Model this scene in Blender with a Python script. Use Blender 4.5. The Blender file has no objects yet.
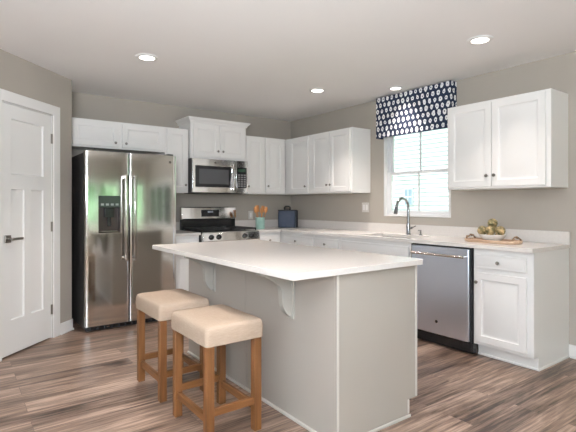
import bpy, bmesh, math, random
from mathutils import Vector, Matrix
random.seed(7)
C = bpy.context.scene.collection
SC = bpy.context.scene
PI = math.pi
H = 2.4657

# ------------------------------------------------------------------ camera
cam_d = bpy.data.cameras.new('camera'); cam = bpy.data.objects.new('camera', cam_d); C.objects.link(cam)
cam.location = (-4.0046, -5.3683, 1.2406)
cam.rotation_euler = (PI/2, 0, -0.6347)
cam_d.sensor_width = 36; cam_d.lens = 451.01/576*36; cam_d.shift_y = -12.06/576
cam_d.clip_start = 0.05; cam_d.clip_end = 200
SC.camera = cam

# ------------------------------------------------------------------ world, daylight, exposure
w = bpy.data.worlds.new('sky'); SC.world = w; w.use_nodes = True
bg = w.node_tree.nodes['Background']; bg.inputs[0].default_value = (0.86, 0.98, 1.12, 1); bg.inputs[1].default_value = 2.9
vs = SC.view_settings; vs.view_transform = 'Standard'; vs.look = 'None'; vs.gamma = 1; vs.use_curve_mapping = False
vs.exposure = 0.15
SC.cycles.use_denoising = True
SC.cycles.max_bounces = 10; SC.cycles.diffuse_bounces = 6; SC.cycles.sample_clamp_indirect = 6
SC.cycles.transparent_max_bounces = 12

def area(name, loc, rot, sx, sy, power, color, portal=False, spread=PI):
    l = bpy.data.lights.new(name, 'AREA'); l.shape = 'RECTANGLE'; l.size = sx; l.size_y = sy
    l.energy = power; l.color = color; l.spread = spread
    o = bpy.data.objects.new(name, l); C.objects.link(o); o.location = loc; o.rotation_euler = rot
    if portal: l.cycles.is_portal = True
    return o
sun = bpy.data.lights.new('sun', 'SUN'); sun.energy = 3.6; sun.angle = math.radians(2); sun.color = (1, .96, .9)
so = bpy.data.objects.new('sun', sun); C.objects.link(so); so.rotation_euler = Vector((-.50, .42, .76)).to_track_quat('Z', 'Y').to_euler()
# sky portals in the window openings
area('daylight_patio', (-1.9, -8.62, 1.27), (PI/2, 0, 0), 3.6, 1.1, 1, (1, 1, 1), portal=True)
area('daylight_side', (0.13, -6.6, 1.22), (PI/2, 0, PI/2), 2.6, 1.0, 1, (1, 1, 1), portal=True)
area('daylight_living', (-6.62, -5.0, 1.3), (PI/2, 0, -PI/2), 3.4, 1.8, 1, (1, 1, 1), portal=True)
area('daylight_sink', (0.13, -2.25, 1.65), (PI/2, 0, PI/2), 0.86, 1.08, 1, (1, 1, 1), portal=True)
CAN_POWER, LIVING_POWER, SINK_POWER = 7, 5, 4.2
CAN_COLOR = (1.0, 0.90, 0.84)
# added fill behind the camera, no lamp stands there; brightens the ceiling
UP_FILL, UP_COLOR = 300, (0.92, 1.0, 1.10)
area('fill_ceiling', (-4.9, -5.9, 1.6), (PI, 0, 0), 1.2, 1.2, UP_FILL, UP_COLOR)
FILL, FILL_COLOR = 112, (0.91, 0.98, 1.10)
area('fill_kitchen', (-4.4, -6.0, 1.55), (PI-.85, 0, -.35), 1.0, .8, FILL, FILL_COLOR)  # second added fill without a lamp, tilted towards the kitchen ceiling

# ------------------------------------------------------------------ materials
def mat(name, col, rough=0.5, metal=0.0, spec=0.5, emit=None, estr=0):
    m = bpy.data.materials.new(name); m.use_nodes = True
    b = m.node_tree.nodes['Principled BSDF']
    b.inputs['Base Color'].default_value = (*col, 1); b.inputs['Roughness'].default_value = rough
    b.inputs['Metallic'].default_value = metal; b.inputs['Specular IOR Level'].default_value = spec
    if emit: b.inputs['Emission Color'].default_value = (*emit, 1); b.inputs['Emission Strength'].default_value = estr
    return m
def nd(m, t, **k):
    n = m.node_tree.nodes.new(t)
    for a, v in k.items(): setattr(n, a, v)
    return n
def lk(m, a, b): m.node_tree.links.new(a, b)
def B(m): return m.node_tree.nodes['Principled BSDF']
def noise_mix(m, c1, c2, scale=8, vec='Object', stretch=(1, 1, 1), detail=4, bump=0, bscale=None, lo=.35, hi=.65):
    tc = nd(m, 'ShaderNodeTexCoord'); mp = nd(m, 'ShaderNodeMapping'); mp.inputs['Scale'].default_value = stretch
    lk(m, tc.outputs[vec], mp.inputs[0])
    n = nd(m, 'ShaderNodeTexNoise'); n.inputs['Scale'].default_value = scale; n.inputs['Detail'].default_value = detail
    lk(m, mp.outputs[0], n.inputs['Vector'])
    r = nd(m, 'ShaderNodeValToRGB'); r.color_ramp.elements[0].position = lo; r.color_ramp.elements[1].position = hi
    r.color_ramp.elements[0].color = (*c1, 1); r.color_ramp.elements[1].color = (*c2, 1)
    lk(m, n.outputs['Fac'], r.inputs[0]); lk(m, r.outputs[0], B(m).inputs['Base Color'])
    if bump:
        bp = nd(m, 'ShaderNodeBump'); bp.inputs['Strength'].default_value = bump; bp.inputs['Distance'].default_value = 0.002
        lk(m, n.outputs['Fac'], bp.inputs['Height']); lk(m, bp.outputs[0], B(m).inputs['Normal'])
    return m

M_WALL = noise_mix(mat('greige wall paint', (.40, .37, .325), .75, spec=.25), (.40, .364, .315), (.413, .377, .327), 3)
M_CEIL = noise_mix(mat('ceiling paint', (.78, .765, .74), .9, spec=.1), (.86, .85, .835), (.87, .86, .845), 2)
M_TRIM = mat('white trim paint', (.80, .79, .77), .4)
M_DOOR = mat('white door paint', (.80, .79, .77), .38)
M_CAB = mat('white cabinet paint', (.80, .785, .76), .36)
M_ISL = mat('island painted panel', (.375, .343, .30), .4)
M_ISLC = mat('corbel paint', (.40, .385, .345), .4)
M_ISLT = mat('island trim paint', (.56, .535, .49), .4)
M_DARK = mat('dark shadow gap', (.02, .02, .02), .8)
M_BLACK = mat('black enamel', (.012, .012, .013), .25)
M_BLACKM = mat('black matte', (.02, .02, .021), .6)
M_IRON = mat('cast iron', (.018, .018, .018), .55)
M_NICKEL = mat('brushed nickel', (.30, .275, .25), .28, 1)
M_CHROME = mat('faucet steel', (.36, .36, .37), .22, 1)
M_BGLASS = mat('black glass', (.015, .015, .016), .06)
M_DGREY = mat('dark grey steel side', (.085, .08, .078), .45, .3)
M_LENS = mat('lamp lens', (.9, .88, .85), .5, emit=(1, .93, .84), estr=7)
M_CANW = mat('white lamp trim', (.82, .81, .79), .5)
M_PLATE = mat('white plastic plate', (.62, .60, .56), .4)
M_NAVY = noise_mix(mat('navy lacquer', (.04, .055, .095), .45), (.035, .05, .09), (.05, .065, .105), 20)
M_CROCK = noise_mix(mat('mint ceramic', (.36, .56, .49), .3), (.32, .52, .45), (.42, .62, .55), 14)
M_UTEN = noise_mix(mat('orange wood', (.62, .27, .09), .5), (.55, .22, .07), (.72, .34, .13), 30, stretch=(1, 1, .15))
M_BOWL = mat('white ceramic', (.72, .71, .68), .25)
M_TRAY = noise_mix(mat('pale wood tray', (.52, .36, .24), .5), (.44, .29, .19), (.62, .45, .32), 14, stretch=(4, .6, 4))
M_BARK = noise_mix(mat('brown driftwood', (.22, .13, .07), .7), (.12, .07, .04), (.36, .23, .13), 30)
M_KEYS = mat('brown keys', (.16, .11, .08), .4)
M_VINYL = mat('window vinyl', (.80, .80, .80), .35)

def steel(name, col, rough, axis):
    m = mat(name, col, rough, 1)
    tc = nd(m, 'ShaderNodeTexCoord'); mp = nd(m, 'ShaderNodeMapping')
    s = [400, 400, 400]; s[axis] = 2; mp.inputs['Scale'].default_value = s
    lk(m, tc.outputs['Object'], mp.inputs[0]); n = nd(m, 'ShaderNodeTexNoise'); n.inputs['Scale'].default_value = 1; n.inputs['Detail'].default_value = 2
    lk(m, mp.outputs[0], n.inputs['Vector'])
    r = nd(m, 'ShaderNodeMapRange'); r.inputs[3].default_value = rough-.04; r.inputs[4].default_value = rough+.06
    lk(m, n.outputs['Fac'], r.inputs[0]); lk(m, r.outputs[0], B(m).inputs['Roughness'])
    # slow waviness of rolled sheet
    n2 = nd(m, 'ShaderNodeTexNoise'); n2.inputs['Scale'].default_value = 3.0; n2.inputs['Detail'].default_value = 0
    lk(m, tc.outputs['Object'], n2.inputs['Vector'])
    b = nd(m, 'ShaderNodeBump'); b.inputs['Strength'].default_value = .2; b.inputs['Distance'].default_value = .004
    lk(m, n2.outputs['Fac'], b.inputs['Height']); lk(m, b.outputs[0], B(m).inputs['Normal'])
    return m
M_STEEL = steel('stainless steel', (.76, .75, .73), .09, 0)
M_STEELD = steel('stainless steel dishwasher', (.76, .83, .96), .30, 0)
M_STEELP = mat('polished steel', (.60, .57, .53), .16, 1)

# quartz
M_QUARTZ = mat('white quartz', (.80, .76, .71), .2, spec=.4)
noise_mix(M_QUARTZ, (.69, .65, .61), (.715, .68, .64), 60, detail=6)
# linen
def fabric():
    m = mat('beige linen', (.50, .40, .30), .95, spec=.1)
    tc = nd(m, 'ShaderNodeTexCoord')
    w1 = nd(m, 'ShaderNodeTexNoise'); w1.inputs['Scale'].default_value = 1; w1.inputs['Detail'].default_value = 2
    w2 = nd(m, 'ShaderNodeTexNoise'); w2.inputs['Scale'].default_value = 1; w2.inputs['Detail'].default_value = 2
    for q, s in ((w1, (30, 600, 200)), (w2, (600, 30, 200))):
        mp = nd(m, 'ShaderNodeMapping'); mp.inputs['Scale'].default_value = s
        lk(m, tc.outputs['Object'], mp.inputs[0]); lk(m, mp.outputs[0], q.inputs['Vector'])
    ad = nd(m, 'ShaderNodeMath', operation='ADD'); lk(m, w1.outputs['Fac'], ad.inputs[0]); lk(m, w2.outputs['Fac'], ad.inputs[1])
    r = nd(m, 'ShaderNodeValToRGB'); r.color_ramp.elements[0].position = .35; r.color_ramp.elements[1].position = 1.0
    r.color_ramp.elements[0].color = (.34, .255, .19, 1); r.color_ramp.elements[1].color = (.46, .36, .275, 1)
    hf = nd(m, 'ShaderNodeMath', operation='MULTIPLY'); hf.inputs[1].default_value = .7
    lk(m, ad.outputs[0], hf.inputs[0]); lk(m, hf.outputs[0], r.inputs[0]); lk(m, r.outputs[0], B(m).inputs['Base Color'])
    b = nd(m, 'ShaderNodeBump'); b.inputs['Strength'].default_value = .3; b.inputs['Distance'].default_value = .001
    lk(m, ad.outputs[0], b.inputs['Height']); lk(m, b.outputs[0], B(m).inputs['Normal'])
    return m
M_LINEN = fabric()
def oak(name, stretch):
    m = mat(name, (.38, .2, .09), .5)
    return noise_mix(m, (.10, .036, .009), (.225, .093, .028), 22, stretch=stretch, detail=6, lo=.3, hi=.7)
M_OAKZ = oak('oak leg', (1.5, 1.5, .09)); M_OAKX = oak('oak rail x', (.09, 1.5, 1.5)); M_OAKY = oak('oak rail y', (1.5, .09, 1.5))

def floor_mat():
    m = mat('vinyl plank', (.2, .15, .12), .3, spec=.5)
    tc = nd(m, 'ShaderNodeTexCoord')
    br = nd(m, 'ShaderNodeTexBrick'); br.offset = .37; br.offset_frequency = 2
    br.inputs['Scale'].default_value = 1; br.inputs['Brick Width'].default_value = 1.22; br.inputs['Row Height'].default_value = .152
    br.inputs['Mortar Size'].default_value = .0012; br.inputs['Mortar Smooth'].default_value = .2; br.inputs['Bias'].default_value = 0
    br.inputs['Color1'].default_value = (0, 0, 0, 1); br.inputs['Color2'].default_value = (1, 1, 1, 1); br.inputs['Mortar'].default_value = (.5, .5, .5, 1)
    lk(m, tc.outputs['Object'], br.inputs['Vector'])
    # offset grain per plank
    sc_ = nd(m, 'ShaderNodeVectorMath', operation='SCALE'); sc_.inputs['Scale'].default_value = 13.0
    lk(m, br.outputs['Color'], sc_.inputs[0])
    ad = nd(m, 'ShaderNodeVectorMath', operation='ADD'); lk(m, tc.outputs['Object'], ad.inputs[0]); lk(m, sc_.outputs[0], ad.inputs[1])
    def grain(s, scale, det, dist=0):
        mp = nd(m, 'ShaderNodeMapping'); mp.inputs['Scale'].default_value = s
        lk(m, ad.outputs[0], mp.inputs[0]); n = nd(m, 'ShaderNodeTexNoise'); n.inputs['Scale'].default_value = scale
        n.inputs['Detail'].default_value = det; n.inputs['Roughness'].default_value = .65; n.inputs['Distortion'].default_value = dist
        lk(m, mp.outputs[0], n.inputs['Vector']); return n
    g1 = grain((1.5, 34, 1), 1.6, 10, .4)
    g2 = grain((.8, 5, 1), 1.2, 4, 1.2)
    mx = nd(m, 'ShaderNodeMath', operation='MULTIPLY_ADD'); mx.inputs[1].default_value = .6
    h2 = nd(m, 'ShaderNodeMath', operation='MULTIPLY'); h2.inputs[1].default_value = .4
    lk(m, g2.outputs['Fac'], h2.inputs[0]); lk(m, g1.outputs['Fac'], mx.inputs[0]); lk(m, h2.outputs[0], mx.inputs[2])
    # per plank tone
    pt = nd(m, 'ShaderNodeMath', operation='MULTIPLY_ADD'); pt.inputs[1].default_value = .10; 
    sep = nd(m, 'ShaderNodeSeparateColor'); lk(m, br.outputs['Color'], sep.inputs[0])
    lk(m, sep.outputs[0], pt.inputs[0]); lk(m, mx.outputs[0], pt.inputs[2])
    r = nd(m, 'ShaderNodeValToRGB'); e = r.color_ramp.elements
    e[0].position = .42; e[0].color = (.036, .019, .012, 1)
    e[1].position = .66; e[1].color = (.43, .305, .232, 1)
    x = e.new(.50); x.color = (.145, .092, .064, 1)
    x = e.new(.58); x.color = (.25, .168, .124, 1)
    lk(m, pt.outputs[0], r.inputs[0])
    dk = nd(m, 'ShaderNodeMix', data_type='RGBA'); lk(m, br.outputs['Fac'], dk.inputs[0])
    lk(m, r.outputs[0], dk.inputs[6]); dk.inputs[7].default_value = (.09, .062, .045, 1)
    lk(m, dk.outputs[2], B(m).inputs['Base Color'])
    rr = nd(m, 'ShaderNodeMapRange'); rr.inputs[3].default_value = .26; rr.inputs[4].default_value = .44
    lk(m, g1.outputs['Fac'], rr.inputs[0]); lk(m, rr.outputs[0], B(m).inputs['Roughness'])
    b = nd(m, 'ShaderNodeBump'); b.inputs['Strength'].default_value = .25; b.inputs['Distance'].default_value = .002
    lk(m, g1.outputs['Fac'], b.inputs['Height']); lk(m, b.outputs[0], B(m).inputs['Normal'])
    return m
M_FLOOR = floor_mat()

def glass(name='window glass'):
    m = bpy.data.materials.new(name); m.use_nodes = True; nt = m.node_tree
    nt.nodes.remove(nt.nodes['Principled BSDF']); out = nt.nodes['Material Output']
    t = nd(m, 'ShaderNodeBsdfTransparent'); g = nd(m, 'ShaderNodeBsdfGlossy'); g.inputs['Roughness'].default_value = .02
    t.inputs[0].default_value = (.95, .98, .97, 1)
    mx = nd(m, 'ShaderNodeMixShader'); f = nd(m, 'ShaderNodeFresnel'); f.inputs[0].default_value = 1.45
    lk(m, f.outputs[0], mx.inputs[0]); lk(m, t.outputs[0], mx.inputs[1]); lk(m, g.outputs[0], mx.inputs[2]); lk(m, mx.outputs[0], out.inputs[0])
    return m
M_GLASS = glass()

def valance_mat():
    # navy cloth printed with rows of white blobs that have a small dark heart
    m = mat('navy printed cloth', (.03, .04, .08), .9, spec=.1)
    tc = nd(m, 'ShaderNodeTexCoord'); uv = nd(m, 'ShaderNodeUVMap')
    sp = nd(m, 'ShaderNodeSeparateXYZ'); lk(m, uv.outputs[0], sp.inputs[0])
    def mth(op, a, b=None, c=None):
        n = nd(m, 'ShaderNodeMath', operation=op)
        for i, v in enumerate((a, b, c)):
            if v is None: continue
            if isinstance(v, (int, float)): n.inputs[i].default_value = v
            else: lk(m, v, n.inputs[i])
        return n.outputs[0]
    ky, kz = 1/.064, 1/.067
    v = mth('MULTIPLY', sp.outputs[1], kz); row = mth('FLOOR', v)
    off = mth('MULTIPLY', row, .37)
    u = mth('ADD', mth('MULTIPLY', sp.outputs[0], ky), off); colid = mth('FLOOR', u)
    cb = nd(m, 'ShaderNodeCombineXYZ'); lk(m, row, cb.inputs[0]); lk(m, colid, cb.inputs[1])
    wn = nd(m, 'ShaderNodeTexWhiteNoise', noise_dimensions='2D'); lk(m, cb.outputs[0], wn.inputs['Vector'])
    fu = mth('SUBTRACT', mth('FRACT', u), .5); fv = mth('SUBTRACT', mth('FRACT', v), .5)
    ns = nd(m, 'ShaderNodeTexNoise'); ns.inputs['Scale'].default_value = 38; ns.inputs['Detail'].default_value = 1; lk(m, uv.outputs[0], ns.inputs['Vector'])
    wob = mth('MULTIPLY', mth('SUBTRACT', ns.outputs['Fac'], .5), .34)
    ra = mth('MULTIPLY_ADD', wn.outputs['Value'], .11, .275)
    d = mth('SQRT', mth('ADD', mth('POWER', mth('MULTIPLY', fu, 1.12), 2), mth('POWER', mth('MULTIPLY', fv, .86), 2)))
    d2 = mth('ADD', d, wob)
    inside = mth('LESS_THAN', d2, ra)
    hole = mth('GREATER_THAN', mth('ADD', d2, mth('MULTIPLY', fu, .15)), .075)
    msk = mth('MULTIPLY', inside, hole)
    mx = nd(m, 'ShaderNodeMix', data_type='RGBA'); lk(m, msk, mx.inputs[0])
    mx.inputs[6].default_value = (.030, .040, .075, 1); mx.inputs[7].default_value = (.80, .80, .80, 1)
    lk(m, mx.outputs[2], B(m).inputs['Base Color'])
    return m
M_VAL = valance_mat()

M_SIDING = mat('white vinyl siding', (.60, .60, .60), .6)
M_NGLASS = mat('neighbour window glass', (.30, .36, .42), .3, spec=.2)
M_LAWN = noise_mix(mat('lawn', (.12, .26, .06), .9), (.14, .22, .09), (.24, .34, .16), 3)
M_LEAF = noise_mix(mat('leaves', (.16, .34, .10), .7), (.38, .56, .32), (.66, .80, .58), 2.2, detail=8)
M_ARTI = noise_mix(mat('artichoke', (.40, .36, .14), .55), (.10, .10, .035), (.56, .40, .20), 30, detail=3)
M_ARTI2 = noise_mix(mat('artichoke tips', (.30, .2, .1), .6), (.25, .13, .07), (.5, .36, .18), 40)

# ------------------------------------------------------------------ geometry helpers
def bx(bm, x0, x1, y0, y1, z0, z1):
    x0, x1 = min(x0, x1), max(x0, x1); y0, y1 = min(y0, y1), max(y0, y1); z0, z1 = min(z0, z1), max(z0, z1)
    v = [bm.verts.new(p) for p in ((x0,y0,z0),(x1,y0,z0),(x1,y1,z0),(x0,y1,z0),(x0,y0,z1),(x1,y0,z1),(x1,y1,z1),(x0,y1,z1))]
    for f in ((0,3,2,1),(4,5,6,7),(0,1,5,4),(1,2,6,5),(2,3,7,6),(3,0,4,7)): bm.faces.new([v[i] for i in f])
    return v
def obb(bm, c, sx, sy, sz, rot):
    """box centred at c, sized, turned by Matrix rot"""
    vs_ = bx(bm, -sx/2, sx/2, -sy/2, sy/2, -sz/2, sz/2)
    for v in vs_: v.co = rot @ v.co + Vector(c)
def prism(bm, pts, axis, a, b):
    """extrude closed outline pts (2D) between a and b along axis; pts in the remaining axes order"""
    def P(p, t):
        if axis == 'z': return (p[0], p[1], t)
        if axis == 'y': return (p[0], t, p[1])
        return (t, p[0], p[1])
    A = [bm.verts.new(P(p, a)) for p in pts]; Bv = [bm.verts.new(P(p, b)) for p in pts]
    n = len(pts)
    bm.faces.new(A); bm.faces.new(Bv[::-1])
    for i in range(n): bm.faces.new((A[i], Bv[i], Bv[(i+1) % n], A[(i+1) % n]))
def lathe(bm, prof, c=(0,0,0), seg=24, rot=None, closed=False):
    rings = []
    for r, z in prof:
        ring = []
        for k in range(seg):
            t = 2*PI*k/seg; p = Vector((r*math.cos(t), r*math.sin(t), z))
            if rot: p = rot @ p
            ring.append(bm.verts.new(p + Vector(c)))
        rings.append(ring)
    for a, b in zip(rings, rings[1:]):
        for k in range(seg): bm.faces.new((a[k], a[(k+1) % seg], b[(k+1) % seg], b[k]))
    if not closed:
        bm.faces.new(rings[0][::-1]); bm.faces.new(rings[-1])
def tube(bm, pts, r, seg=12):
    pts = [Vector(p) for p in pts]; rings = []; n = len(pts); up = None
    for i, p in enumerate(pts):
        t = (pts[min(i+1, n-1)] - pts[max(i-1, 0)]).normalized()
        if up is None: up = t.orthogonal().normalized()
        up = (up - t*up.dot(t)).normalized(); s = t.cross(up)
        rr = r[i] if isinstance(r, (list, tuple)) else r
        rings.append([bm.verts.new(p + (up*math.cos(2*PI*k/seg) + s*math.sin(2*PI*k/seg))*rr) for k in range(seg)])
    for a, b in zip(rings, rings[1:]):
        for k in range(seg): bm.faces.new((a[k], a[(k+1) % seg], b[(k+1) % seg], b[k]))
    bm.faces.new(rings[0][::-1]); bm.faces.new(rings[-1])
def NB(): return bmesh.new()
def obj(name, bm, m, parent=None, bevel=0, smooth=False, seg=2, loc=None):
    bmesh.ops.recalc_face_normals(bm, faces=bm.faces)
    me = bpy.data.meshes.new(name); bm.to_mesh(me); bm.free()
    for mm in (m if isinstance(m, (list, tuple)) else [m]): me.materials.append(mm)
    o = bpy.data.objects.new(name, me); C.objects.link(o)
    if parent: o.parent = parent
    if loc: o.location = loc
    if bevel:
        b = o.modifiers.new('bevel', 'BEVEL'); b.width = bevel; b.segments = seg; b.limit_method = 'ANGLE'; b.angle_limit = math.radians(40)
        b.harden_normals = False
    if smooth or bevel:
        for p in me.polygons: p.use_smooth = True
        try: me.set_sharp_from_angle(angle=math.radians(38))
        except Exception: pass
    return o
def tag(o, label=None, cat=None, group=None, kind=None):
    if label: o['label'] = label
    if cat: o['category'] = cat
    if group: o['group'] = group
    if kind: o['kind'] = kind
    return o
def empty(name, loc=(0,0,0), rz=0, label=None, cat=None, group=None):
    o = bpy.data.objects.new(name, None); C.objects.link(o); o.location = loc; o.rotation_euler = (0, 0, rz)
    o.empty_display_size = .1
    return tag(o, label, cat, group)
def struct(name, bm, m, bevel=0, smooth=False):
    return tag(obj(name, bm, m, None, bevel, smooth), kind='structure')
def copy_tree(o, parent=None):
    c = o.copy(); C.objects.link(c)
    if parent: c.parent = parent
    for ch in list(o.children): copy_tree(ch, c)
    return c

def paneled(bm, w, h, t, panels, prof, back=True):
    """a leaf standing in the xz plane, x 0..w, z 0..h, its front at y=-t; each panel (x0,x1,z0,z1)
    is sunk into it with nested rings prof = [(inset, depth), ...]"""
    xs = sorted({0, w} | {p[0] for p in panels} | {p[1] for p in panels}); zs = sorted({0, h} | {p[2] for p in panels} | {p[3] for p in panels})
    cache = {}
    def V(x, z, y):
        k = (round(x, 5), round(z, 5), round(y, 5))
        if k not in cache: cache[k] = bm.verts.new((x, y, z))
        return cache[k]
    for i in range(len(xs)-1):
        for j in range(len(zs)-1):
            cx_, cz_ = (xs[i]+xs[i+1])/2, (zs[j]+zs[j+1])/2
            if any(p[0] < cx_ < p[1] and p[2] < cz_ < p[3] for p in panels): continue
            bm.faces.new([V(xs[i], zs[j], -t), V(xs[i+1], zs[j], -t), V(xs[i+1], zs[j+1], -t), V(xs[i], zs[j+1], -t)])
    for (a, b, c, d) in panels:
        # ring corners (split by grid lines along edges, so use fan-free separate rings)
        pr = [(0, 0)] + prof
        for (i0, d0), (i1, d1) in zip(pr, pr[1:]):
            o_ = [(a+i0, c+i0), (b-i0, c+i0), (b-i0, d-i0), (a+i0, d-i0)]; n_ = [(a+i1, c+i1), (b-i1, c+i1), (b-i1, d-i1), (a+i1, d-i1)]
            for k in range(4):
                k2 = (k+1) % 4
                bm.faces.new([V(*o_[k], -t+d0), V(*o_[k2], -t+d0), V(*n_[k2], -t+d1), V(*n_[k], -t+d1)])
        i1, d1 = pr[-1]
        bm.faces.new([V(a+i1, c+i1, -t+d1), V(b-i1, c+i1, -t+d1), V(b-i1, d-i1, -t+d1), V(a+i1, d-i1, -t+d1)])
    # edges and back
    for i in range(len(xs)-1):
        for z in (0, h): bm.faces.new([V(xs[i], z, -t), V(xs[i+1], z, -t), V(xs[i+1], z, 0), V(xs[i], z, 0)])
    for j in range(len(zs)-1):
        for x in (0, w): bm.faces.new([V(x, zs[j], -t), V(x, zs[j+1], -t), V(x, zs[j+1], 0), V(x, zs[j], 0)])
    bm.faces.new([V(0, 0, 0)] + [V(x, 0, 0) for x in xs[1:]] + [V(w, z, 0) for z in zs[1:]] + [V(x, h, 0) for x in xs[-2::-1]] + [V(0, z, 0) for z in zs[-2:0:-1]])

RX = Matrix.Rotation(PI/2, 3, 'X')     # turns +z into -y
def knob(parent, x, y, z):
    bm = NB(); lathe(bm, [(.004, 0), (.0045, .012), (.009, .016), (.0135, .02), (.0145, .025), (.012, .029), (.005, .031)], (x, y, z), 16, RX)
    return obj('knob', bm, M_NICKEL, parent, smooth=True)

def cab_door(parent, x0, x1, z0, z1, yf, kn=None, fr=.055, name='door'):
    """doors hang on the frame at y=yf, 20 mm thick"""
    bm = NB(); w_, h_ = x1-x0, z1-z0
    f = min(fr, w_*.24, h_*.24)
    paneled(bm, w_, h_, .02, [(f, w_-f, f, h_-f)], [(.003, .007), (.012, .011), (.018, .011), (.036, .005)])
    d = obj(name, bm, M_CAB, parent, bevel=.0022, loc=(x0, yf-.0008, z0))
    if kn: knob(d, kn[0]-x0, -.02, kn[1]-z0)
    return d
def drawer(parent, x0, x1, z0, z1, yf, kn=True):
    bm = NB(); w_, h_ = x1-x0, z1-z0
    paneled(bm, w_, h_, .02, [(.014, w_-.014, .014, h_-.014)], [(.003, -.0001), (.010, -.0030)])
    d = obj('drawer' if kn else 'false_drawer_front', bm, M_CAB, parent, bevel=.0022, loc=(x0, yf-.0008, z0))
    if kn: knob(d, w_/2, -.0235, h_/2)
    return d

# ------------------------------------------------------------------ the shell
XL, YR = -6.5, -8.5
def wallx(name, x0, x1, y0, y1, holes, m=M_WALL, z1=H):
    """wall running along x (y0..y1 thick) with holes (a,b,z0,z1)"""
    bm = NB(); cur = x0
    for a, b, c, d in sorted(holes):
        if a > cur: bx(bm, cur, a, y0, y1, 0, z1)
        if c > 0: bx(bm, a, b, y0, y1, 0, c)
        bx(bm, a, b, y0, y1, d, z1); cur = b
    bx(bm, cur, x1, y0, y1, 0, z1)
    return struct(name, bm, m)
def wally(name, y0, y1, x0, x1, holes, m=M_WALL, z1=H):
    bm = NB(); cur = y0
    for a, b, c, d in sorted(holes):
        if a > cur: bx(bm, x0, x1, cur, a, 0, z1)
        if c > 0: bx(bm, x0, x1, a, b, 0, c)
        bx(bm, x0, x1, a, b, d, z1); cur = b
    bx(bm, x0, x1, cur, y1, 0, z1)
    return struct(name, bm, m)
bm = NB(); bx(bm, XL-.12, .12, YR-.12, .12, -.1, 0); struct('floor', bm, M_FLOOR)
# ceiling with nothing above it
CANS = [(-2.722, -1.643), (-.874, -1.651), (-.27, -2.21), (-.86, -3.511), (-2.80, -3.511), (-4.7, -3.5), (-4.7, -5.6), (-2.8, -5.6), (-.86, -5.6), (-2.8, -7.4), (-.86, -7.4), (-4.7, -7.4)]
bm = NB(); bx(bm, XL-.12, .12, YR-.12, .12, H, H+.15); struct('ceiling', bm, M_CEIL)

wallx('wall_back', XL-.12, .12, 0, .12, [])
wally('wall_right', YR, 0, 0, .12, [(-2.69, -1.81, 1.10, 2.20), (-7.9, -5.3, .72, 1.72)])
wally('wall_left', YR, 0, XL-.12, XL, [(-6.7, -3.3, .4, 2.2)])
wallx('wall_rear', XL-.12, .12, YR-.12, YR, [(-3.7, -.1, .72, 1.82)])
PX, PY = -3.0819, -.5088
# 45 degree pantry wall; local frame: +x runs towards the camera side along the wall, front faces the room
wd = Vector((-1, -1, 0)).normalized()    # along the wall from the corner
S = .7071
bm = NB()
L45 = 1.34; D0, D1 = .285, .905; DH = 2.062
def p45(s, n):   # s along wall from the corner, n out into the room
    return (PX - s*S + n*S, PY - s*S - n*S)
def seg45(s0, s1, z0, z1, n0=-.1, n1=0):
    prism(bm, [p45(s0, n0), p45(s1, n0), p45(s1, n1), p45(s0, n1)], 'z', z0, z1)
seg45(0, D0, 0, H); seg45(D1, L45, 0, H); seg45(D0, D1, DH, H)
struct('wall_pantry', bm, M_WALL)
bm = NB(); prism(bm, [(PX, PY), (PX-.1, PY+.0), (PX-.1, 0), (PX, 0)], 'z', 0, H); struct('wall_niche', bm, M_WALL)
ex, ey = p45(L45, 0)
bm = NB(); prism(bm, [(ex, ey), (ex+.06, ey+.1), (XL, ey+.1), (XL, ey)], 'z', 0, H); struct('wall_hall', bm, M_WALL)

# door casing, jamb, baseboards on the pantry wall
def box45(b, s0, s1, n0, n1, z0, z1): prism(b, [p45(s0, n0), p45(s1, n0), p45(s1, n1), p45(s0, n1)], 'z', z0, z1)
CW = .088
bm = NB()
box45(bm, D0-CW, D0, .0005, .016, 0, DH+CW); box45(bm, D1, D1+CW, .0005, .016, 0, DH+CW); box45(bm, D0, D1, .0005, .016, DH, DH+CW)
box45(bm, D0, D0+.008, -.1, .0, 0, DH); box45(bm, D1-.008, D1, -.1, .0, 0, DH); box45(bm, D0+.008, D1-.008, -.1, .0, DH-.008, DH)
struct('trim_1', bm, M_TRIM, bevel=.003)
def baseboard45(s0, s1):
    b = NB(); box45(b, s0, s1, .0005, .014, 0, .105); box45(b, s0, s1, .0142, .027, 0, .018); return b
b = baseboard45(.0, D0-CW-.001); struct('baseboard_pantry', b, M_TRIM, bevel=.004)
b = baseboard45(D1+CW+.001, L45); struct('baseboard_pantry_far', b, M_TRIM, bevel=.004)
bm = NB(); bx(bm, -.014, -.0005, YR, -3.775, 0, .105); bx(bm, -.027, -.0142, YR, -3.79, 0, .018); struct('baseboard_right', bm, M_TRIM, bevel=.004)

# the pantry door: leaf hinged on its right edge, slightly proud of the wall plane
dw = D1-D0-.022; dh = 2.04
door = empty('door_1', (*p45(D1-.011, -.002), .012), PI/4); door['kind'] = 'structure'
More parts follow.
